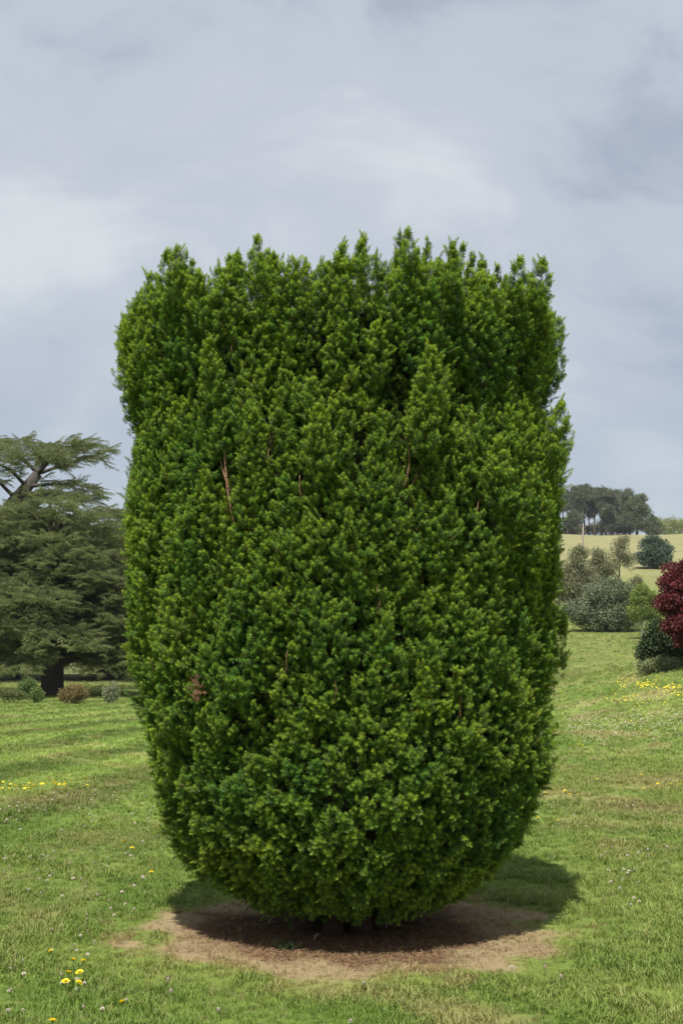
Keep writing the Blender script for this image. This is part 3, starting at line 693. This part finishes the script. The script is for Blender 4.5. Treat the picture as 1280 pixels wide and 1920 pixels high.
# wire fence on the rough bank behind the cedars
fz = empty('wire_fence', on(60, 104.), 'thin post and wire fence on the rough bank behind the cedars', 'fence')
f0 = np.array(fz.location); mw = plain('fence_wood', (.16, .13, .10), .9, (.24, .21, .18), 12); wire = plain('fence_wire', (.35, .35, .34), .5)
prev = None
for i in range(9):
    p_ = on(-60 + i * 46, 108. + i * .2) - f0
    mb = MB(); mb.tube([p_ - UP * .3, p_ + UP * .6, p_ + UP * 1.15], [.032, .03, .028], 7); link('post', mb.mesh('post', [mw]), fz)
    if prev is not None:
        for hh in (.45, .8, 1.08):
            mb = MB(); mb.tube([prev + UP * hh, (prev + p_) / 2 + UP * (hh - .02), p_ + UP * hh], .006, 4); link('wire', mb.mesh('wire', [wire]), fz)
    prev = p_

# ------------------------------------------------------------------ right side: shrubs, trees, the hill
cl_m = [leaf_cluster(.45, 60, .20, .09, 320 + i) for i in range(4)]
m_white = leaf_mat('grey_green_leaf', (.075, .100, .052), (.235, .265, .150), .55, .15); m_will = leaf_mat('willow_leaf', (.105, .115, .055), (.26, .26, .135), .6, .15)
def far_leafy(name, label, px, py, lob, lm, seed, n, clusters, cat='tree', trunk=None, group=None, depth=None, **k):
    b_ = on(px, depth) if depth else hit(px, py); u = size(b_)
    return leafy(name, label, cat, b_, [tuple(c * u for c in l) for l in lob], n, clusters, lm, seed, trunk=(trunk[0] * u, trunk[1] * u) if trunk else None, group=group, **k)
far_leafy('whitebeam_shrub', 'wide grey-green leafy shrub spreading to the ground at the foot of the hill', 1135, 1184, [(0, 0, 52, 58, 52, 46), (-34, -8, 34, 40, 36, 32), (36, -6, 32, 36, 34, 30), (0, -20, 28, 50, 36, 27), (8, 6, 74, 38, 34, 28), (50, 14, 58, 28, 26, 26)], m_white, 11, 900, cl_m, 'shrub', stems=12)
far_leafy('willow_shrub', 'olive grey bushy willow behind the wide grey-green shrub, beside the yew', 1078, 1150, [(0, 0, 70, 42, 40, 44), (-20, 0, 40, 40, 34, 36), (18, -6, 52, 34, 30, 40), (8, 0, 104, 20, 20, 22)], m_will, 12, 480, cl_m, 'shrub', stems=10, inner=.3)
far_leafy('willow_shrub', 'round topped olive willow rising behind the wide grey-green shrub', 1124, 1122, [(0, 0, 56, 24, 24, 36), (-14, 0, 36, 22, 20, 26), (12, 0, 40, 20, 20, 30), (2, 0, 78, 16, 16, 18)], m_will, 13, 260, cl_m, 'shrub', stems=8, inner=.3)
far_leafy('open_tree', 'small open tree with thin visible limbs and sparse olive leaves', 1160, 1108, [(6, 0, 84, 20, 20, 20), (-8, 0, 62, 18, 16, 20), (22, 0, 56, 18, 18, 18), (12, 0, 96, 12, 12, 10), (-14, 0, 40, 16, 14, 14)], m_will, 14, 125, cl_m, 'tree', (2.2, 66), inner=.3)
far_leafy('willow_shrub', 'low olive shrub between the open tree and the round blue conifer', 1190, 1128, [(0, 0, 22, 22, 20, 24), (-16, 0, 16, 16, 14, 18)], m_will, 15, 110, cl_m, 'shrub', stems=6, inner=.4)
cl_y = [leaf_cluster(.30, 60, .13, .07, 340 + i) for i in range(4)]
far_leafy('young_tree', 'young bright green tree with a thin pale trunk on the grass slope', 1203, 1198, [(0, 0, 52, 22, 22, 24), (12, 0, 70, 24, 20, 22), (-8, 0, 74, 13, 15, 20), (20, 0, 46, 18, 18, 14), (4, 0, 92, 10, 10, 10), (-14, 0, 44, 10, 12, 12)], leaf_mat('lime_leaf', (.10, .155, .03), (.27, .34, .075), .5, .3), 16, 330, cl_y, 'tree', (2.0, 66), bark=plain('pale_bark', (.42, .40, .35), .8))
cl_c = [leaf_cluster(.75, 90, .34, .11, 350 + i, .45) for i in range(4)]
far_leafy('blue_conifer', 'round blue-green conifer alone on the pale hillside', 1226, 1066, [(0, 0, 22, 33, 30, 13), (4, -4, 34, 29, 26, 11), (-4, 0, 45, 24, 22, 9), (-6, 0, 53, 14, 14, 5), (8, 0, 14, 28, 26, 8), (-16, 0, 18, 18, 18, 9)], leaf_mat('blue_needle', (.045, .075, .05), (.13, .175, .115), .6, .05, .3), 17, 380, cl_c, 'tree', (2.6, 46), inner=.45)
# dead snag
b_ = hit(1092, 1042); u = size(b_); e_ = empty('dead_tree', b_, 'bleached dead tree trunk with broken branches on the hillside', 'tree')
mb = MB(); mb.tube([[0, 0, -.3], [0, 0, 18 * u], [1 * u, 0, 40 * u], [2 * u, 0, 60 * u]], np.array([3, 2.2, 1.6, .8]) * u, 8, wob=.1); link('trunk', mb.mesh('trunk', [plain('bleached_wood', (.36, .31, .25), .9, (.24, .19, .15), 3)], True), e_)
for a_, b__, r_ in [((0, 0, 32), (-7, 0, 46), .8), ((1, 0, 42), (8, 1, 50), .7), ((1, 0, 48), (-4, 2, 58), .6), ((1.5, 0, 52), (7, -2, 56), .5), ((0, 0, 24), (7, 2, 31), .6)]:
    mb = MB(); a_, b__ = np.array(a_) * u, np.array(b__) * u; mb.tube([a_, (a_ + b__) / 2 - UP * u, b__], np.array([1, .7, .3]) * r_ * u, 5); link('branch', mb.mesh('branch', [bpy.data.materials['bleached_wood']]), e_)
# pine clump on the hilltop
cl_p = [leaf_cluster(1.25, 70, .75, .17, 360 + i, .55) for i in range(4)]
m_pine = leaf_mat('pine_needle', (.055, .070, .042), (.150, .165, .090), .6, .05, .25); m_dec = leaf_mat('dark_leaf', (.055, .075, .035), (.150, .175, .075), .6, .12)
PL = [(1046, 470, 74, .5), (1058, 482, 84, .34), (1066, 476, 80, .4), (1075, 488, 86, .6), (1086, 474, 82, .75), (1097, 480, 92, .8), (1106, 492, 95, .65), (1117, 476, 84, .85), (1128, 486, 86, .9), (1138, 474, 88, .95), (1150, 484, 82, 1.0), (1160, 494, 86, .9), (1080, 468, 46, 1.15), (1146, 466, 52, 1.1)]
pine_lab = ['pine at the thin end of the hilltop clump, crown high on a bare trunk', 'slim bare-trunked pine with sky showing beside its trunk in the hilltop clump', 'pine with a thin flat crown second in from the open end of the hilltop clump', 'pine in the open end of the hilltop clump with sky under its crown',
            'full-crowned pine where the hilltop clump begins to close up', 'tallest pine of the hilltop clump, with a domed crown', 'tall pine standing behind the tallest one in the hilltop clump', 'dark pine near the middle of the hilltop clump', 'pine in the middle of the hilltop clump with a low full crown',
            'pine in front at the middle of the hilltop clump, trunk showing pale', 'dense pine beside the leafy trees of the hilltop clump', 'pine half behind the leafy trees of the hilltop clump', 'short young pine standing before the tall pines of the clump', 'low bushy conifer at the front of the hilltop clump']
for i, (px, dpt, hpx, full) in enumerate(PL):
    g = np.random.default_rng(500 + i); lob = []
    zb = hpx * (1 - .62 * full) if full < 1 else hpx * .3
    for k in range(6):
        f = k / 5; lob.append((g.normal(0, 7), g.normal(0, 6), zb + (hpx - zb - 6) * f + 2, (10 + 4 * math.sin(f * 3)) * g.uniform(.6, 1.2), 11, 6 * g.uniform(.7, 1.3)))
    far_leafy('pine_tree', pine_lab[i], px, 0, lob, m_pine, 520 + i, int(75 + 70 * full), cl_p, 'tree', (1.5, hpx * .9), 'pines of the hilltop clump', dpt, inner=.3, bark=m_pbark)
for i, (px, dpt, hp, wd, lab) in enumerate([(1172, 488, 84, 26, 'tall broad leafy tree next to the pines on the hilltop'), (1196, 478, 78, 32, 'widest leafy tree with foliage to the ground at the end of the hilltop clump'), (1182, 498, 92, 12, 'tree with a small tuft of crown poking above the leafy hilltop trees'), (1226, 474, 34, 15, 'small round tree at the end of the hilltop hedge')]):
    far_leafy('broadleaf_tree', lab, px, 0, [(0, 0, hp * .62, wd * .8, wd * .8, hp * .36), (-wd * .4, -4, hp * .35, wd * .6, wd * .6, hp * .32), (wd * .4, -3, hp * .4, wd * .65, wd * .6, hp * .34), (0, -8, hp * .25, wd * .75, wd * .6, hp * .22), (wd * .15, 0, hp * .82, wd * .5, wd * .5, hp * .17)], m_dec, 540 + i, int(70 + 7 * wd), cl_p, 'tree', (2.2, hp * .8), 'leafy trees of the hilltop clump', dpt, inner=.5)
for i, (px, hp) in enumerate([(1072, 22), (1092, 30), (1112, 26), (1130, 34), (1152, 30), (1062, 16), (1170, 26)]):
    far_leafy('understory_shrub', 'dark shrub in the shade beneath the hilltop pines', px, 0, [(0, 0, hp * .5, 13, 12, hp * .48), (-7, 3, hp * .35, 10, 10, hp * .34), (7, -2, hp * .35, 10, 10, hp * .34)], m_dec, 560 + i, 60, cl_p, 'shrub', None, 'shrubs beneath the hilltop pines', 486 + 3 * (i % 3), inner=.4, smin=.5, smax=.9)
he = empty('hilltop_hedge', on(1270, 478), 'tall yellow-green hedge along the skyline of the hill', 'hedge'); h0 = np.array(he.location)
n = 900; hx = rng.uniform(1222, 1420, n); hd = rng.uniform(472, 492, n); hh = rng.uniform(0, 1, n) ** .7 * 6.2 * (1 + .08 * np.sin(hx * .9) + .05 * np.sin(hx * .31))
X_ = (hx - 640) / F * hd; hp_ = np.stack([X_, hd, H(X_, hd) + hh], 1) - h0
scatter('foliage', [leaf_cluster(.8, 60, .55, .16, 380 + i, 1.4) for i in range(4)], [leaf_mat('hedge_leaf', (.13, .165, .05), (.32, .35, .11), .6, .2)], hp_, dir_euler(np.tile(UP, (n, 1)) + rng.normal(0, .2, (n, 3)), rng.uniform(0, 6.28, n)), rng.uniform(.7, 1.2, n), rng.integers(0, 4, n), rng.random(n), he)
# maple, rhododendron and low shrub on the near rise
cl_a = [leaf_cluster(.20, 64, .10, .055, 400 + i, .7) for i in range(4)]
bM = hit(1294, 1252); uM = size(bM) * 1.08
leafy('red_maple', 'crimson-leaved maple tree standing on the near rise', 'tree', bM, [tuple(c * uM for c in l) for l in [(14, 0, 160, 44, 40, 32), (-10, -4, 138, 42, 36, 26), (-28, 0, 112, 32, 32, 22), (24, 0, 120, 50, 44, 42), (10, -14, 86, 50, 40, 26), (-18, -10, 74, 34, 30, 16), (4, -22, 46, 34, 26, 18)]], 900, cl_a, leaf_mat('maple_leaf', (.075, .014, .022), (.225, .045, .055), .5, .3, .35), 61, trunk=(4 * uM, 100 * uM))
cl_r = [leaf_cluster(.20, 56, .12, .05, 420 + i, .8) for i in range(4)]
far_leafy('dark_shrub', 'dark green glossy shrub under the crimson maple', 1246, 1252, [(0, 0, 44, 40, 40, 36), (-26, 0, 26, 28, 30, 24), (24, 0, 30, 40, 36, 30), (-14, 0, 62, 24, 24, 22)], leaf_mat('laurel_leaf', (.022, .042, .016), (.080, .115, .038), .5, .1, .3), 62, 420, cl_r, 'shrub', stems=9)
far_leafy('pale_shrub', 'low pale green shrub spreading before the dark shrub on the rise', 1234, 1260, [(0, 0, 11, 36, 22, 12), (-22, 0, 8, 18, 16, 9), (20, 2, 12, 22, 18, 12)], leaf_mat('sage_leaf', (.13, .165, .065), (.30, .33, .16), .6, .2), 63, 230, cl_s, 'shrub', stems=8)

# ------------------------------------------------------------------ flowers in the lawn
m_yel = plain('yellow_petal', (.86, .70, .02), .6); m_yc = plain('yellow_centre', (.80, .58, .015), .7); m_stem = plain('flower_stem', (.16, .24, .06), .6)
m_clv = plain('clover_white', (.72, .68, .60), .7, (.60, .48, .44), 200)
def daisy_mesh():
    mb = MB(); g = np.random.default_rng(9)
    for ring, (n_, l_, tilt, z) in enumerate([(18, .021, .15, 0), (15, .016, .45, .002), (10, .010, .8, .003)]):
        for i in range(n_):
            a = 2 * math.pi * (i + .5 * ring) / n_ + g.normal(0, .06); d = np.array([math.cos(a), math.sin(a), math.tan(tilt) * .8]); s_ = np.array([-math.sin(a), math.cos(a), 0]) * .0026; L_ = l_ * g.uniform(.85, 1.1)
            o = np.array([0, 0, z]); mb.add([o, o + d * L_ * .6 + s_, o + d * L_ + s_ * .7, o + d * L_ - s_ * .7, o + d * L_ * .6 - s_], [(0, 1, 2, 3, 4)], 1 if ring == 2 else 0)
    mb.tube([[0, 0, -.010], [0, 0, 0]], [.003, .006], 7, 2)
    return mb.mesh('flower_head', [m_yel, m_yc, m_stem])
def clover_mesh():
    mb = MB(); g = np.random.default_rng(10)
    for i in range(60):
        z = 1 - 1.5 * (i + .5) / 60; a = i * 2.39996; r = math.sqrt(max(0, 1 - z * z)); d = np.array([r * math.cos(a), r * math.sin(a), z]); s_ = np.cross(d, [.3, .5, .8]); s_ /= np.linalg.norm(s_)
        mb.add([d * .003, d * .008 + s_ * .0024 + UP * .001, d * .0115 + UP * .002, d * .008 - s_ * .0024 + UP * .001], [(0, 1, 2, 3)], 0)
    return mb.mesh('flower_head', [m_clv])
mb = MB(); mb.tube([[0, 0, -.01], [.004, .002, .5], [0, 0, 1.0]], [.0022, .0018, .0016], 5)
st_me = mb.mesh('stem', [m_stem]); da_me = daisy_mesh(); cl_me = clover_mesh()
def flower(kind, px, py, hgt, label, cat, group=None, s0=1.0, depth_jit=0.):
    p_ = hit(px, py + hgt * F / max(3840 / max(py - HOR, 20), 3) * .97)
    if dirt(p_[0], p_[1]) < 1.5: p_ = hit(px - 110 if px < 640 else px + 110, py + 30)
    e = empty(kind, p_, label, cat, group); e.rotation_euler = (random.gauss(0, .08), random.gauss(0, .08), random.uniform(0, 6.28))
    a_ = link('stem', st_me, e); a_.scale = (1, 1, hgt); b_ = link('flower_head', da_me if kind == 'yellow_flower' else cl_me, e, (0, 0, hgt)); b_.scale = (s0,) * 3
    b_.rotation_euler = (random.gauss(0.1, .2), random.gauss(0, .2), 0)
Y = 'yellow_flower'; yc = 'flower'
for px, py in [(93, 1787), (137, 1803), (155, 1805), (129, 1827), (149, 1826), (123, 1843), (143, 1845)]: flower(Y, px, py, .07, 'yellow dandelion-like flower in the loose knot of seven on the near lawn', yc, 'knot of yellow flowers on the near lawn')
flower(Y, 230, 1882, .06, 'lone yellow flower between the knot of seven and the bare soil', yc); flower(Y, 97, 1917, .06, 'lone yellow flower on the lawn in front of the knot of seven', yc)
for px, py in [(233, 1579), (247, 1591)]: flower(Y, px, py, .06, 'one of a pair of yellow flowers beside pinkish clover heads near the yew', yc, 'pair of yellow flowers near the yew')
flower(Y, 284, 1637, .07, 'single yellow flower close beside the yew on its mown side', yc)
for i in range(34):
    px, py = random.uniform(0, 162), random.gauss(1472, 4.5); py -= (px - 80) * .05
    flower(Y, px, py, .07, 'yellow flower in the long band across the mown stripes', yc, 'band of yellow flowers on the mown lawn')
for px, py in [(1022, 1487), (1058, 1483), (1067, 1490), (1082, 1491)]: flower(Y, px, py, .07, 'yellow flower in the row of four just behind the yew', yc, 'row of four yellow flowers behind the yew')
for px, py in [(1008, 1534), (1044, 1540)]: flower(Y, px, py, .05, 'one of two yellow flowers between the yew and its shadow tip', yc, 'two yellow flowers by the shadow')
for px, py in [(1118, 1462), (1160, 1474), (1201, 1453), (1208, 1479), (1222, 1474), (1232, 1470), (1257, 1471), (1277, 1466), (1272, 1472)]: flower(Y, px, py, .08, 'yellow flower in the scattered line beside the brown dry patch', yc, 'scattered yellow flowers on the rough grass')
for px, py in [(1070, 1399), (1078, 1401), (1084, 1395), (1088, 1392), (1086, 1398), (1092, 1398)]: flower(Y, px, py, .09, 'yellow flower in the tight bunch of six farther behind the yew', yc, 'bunch of six yellow flowers')
for px, py in [(1182, 1353), (1190, 1356), (1234, 1359), (1206, 1370), (1213, 1372), (1218, 1368), (1165, 1378), (1172, 1379), (1196, 1373)]: flower(Y, px, py, .10, 'yellow flower among the white clover drift on the rise', yc, 'yellow flowers among the clover drift')
C = 'white_clover'
for px, py in [(425, 1827), (410, 1897), (682, 1846), (1052, 1833), (432, 1850), (913, 1802), (850, 1804), (1162, 1667), (1145, 1655), (654, 1918)]: flower(C, px, py, .05, 'single white clover head on the lawn close around the bare soil', 'clover', 'clover heads around the bare soil', 1.1)
for i in range(46):
    px, py = random.uniform(0, 330), random.triangular(1570, 1750, 1650)
    if px > 250 and py > 1690: px -= 90
    flower(C, px, py, random.uniform(.035, .06), 'white clover head scattered over the lawn beside the yew on its mown side', 'clover', 'clover heads on the mown side', random.uniform(.8, 1.1))
for i in range(22):
    flower(C, random.uniform(0, 300), random.uniform(1750, 1900), random.uniform(.03, .05), 'white clover head around the knot of seven yellow flowers', 'clover', 'clover heads around the yellow knot', random.uniform(.7, 1))
for i in range(60):
    px, py = random.uniform(0, 290), random.gauss(1510, 22)
    flower(C, px, py, .05, 'pinkish white clover head in the drift just in front of the yellow band', 'clover', 'clover drift before the yellow band', 1.0)
for i in range(40):
    px, py = random.uniform(1000, 1280), random.uniform(1500, 1700)
    if px < 1100 and py > 1570: px += 110
    flower(C, px, py, .045, 'white clover head sprinkled over the rough grass past the yew shadow', 'clover', 'clover heads past the shadow', .9)
def drift(name, label, cat, pts, r, mt):
    mb = MB()
    for px, py in pts:
        p_ = hit(px, py) + UP * random.uniform(.05, .12); r_ = r * random.uniform(.7, 1.3)
        v = [p_ + np.array([math.cos(a), math.sin(a), 0]) * r_ for a in np.linspace(0, 2 * math.pi, 7)[:-1]] + [p_ + UP * r_ * .7, p_ - UP * r_ * .5]
        mb.add(v, [(k, (k + 1) % 6, 6) for k in range(6)] + [((k + 1) % 6, k, 7) for k in range(6)])
    o = link(name, mb.mesh(name, [mt])); tag(o, label, cat, None, 'stuff')
g = random.gauss
drift('yellow_flowers', 'mass of small yellow flowers along the top of the rise', 'flowers', [(g(1208, 12), g(1288, 3)) for _ in range(60)] + [(g(1258, 14), g(1298, 6)) for _ in range(50)] + [(g(1166, 12), g(1284, 9)) for _ in range(40)] + [(g(1170, 14), g(1315, 4)) for _ in range(25)] + [(random.uniform(1180, 1280), random.uniform(1265, 1330)) for _ in range(40)], .022, m_yel)
drift('clover_drift', 'broad drift of pale clover heads below the yellow flowers on the rise', 'clover', [(random.uniform(1060, 1280), g(1360, 16)) for _ in range(420)], .013, m_clv)

# ------------------------------------------------------------------ summer air
x0, x1, y0, y1, z0, z1 = -3050., 3050., -60., 2050., -4., 95.
mb = MB(); mb.add([(x, y, z) for z in (z0, z1) for y in (y0, y1) for x in (x0, x1)], [(0, 2, 3, 1), (4, 5, 7, 6), (0, 1, 5, 4), (2, 6, 7, 3), (0, 4, 6, 2), (1, 3, 7, 5)])
m = bpy.data.materials.new('summer_air'); m.use_nodes = True; t = m.node_tree; t.nodes.clear()
pv = t.nodes.new('ShaderNodeVolumePrincipled'); pv.inputs['Color'].default_value = (.80, .88, 1, 1); pv.inputs['Density'].default_value = .00012; pv.inputs['Anisotropy'].default_value = .2
t.links.new(pv.outputs[0], t.nodes.new('ShaderNodeOutputMaterial').inputs['Volume'])
tag(link('haze', mb.mesh('haze', [m])), kind='stuff')
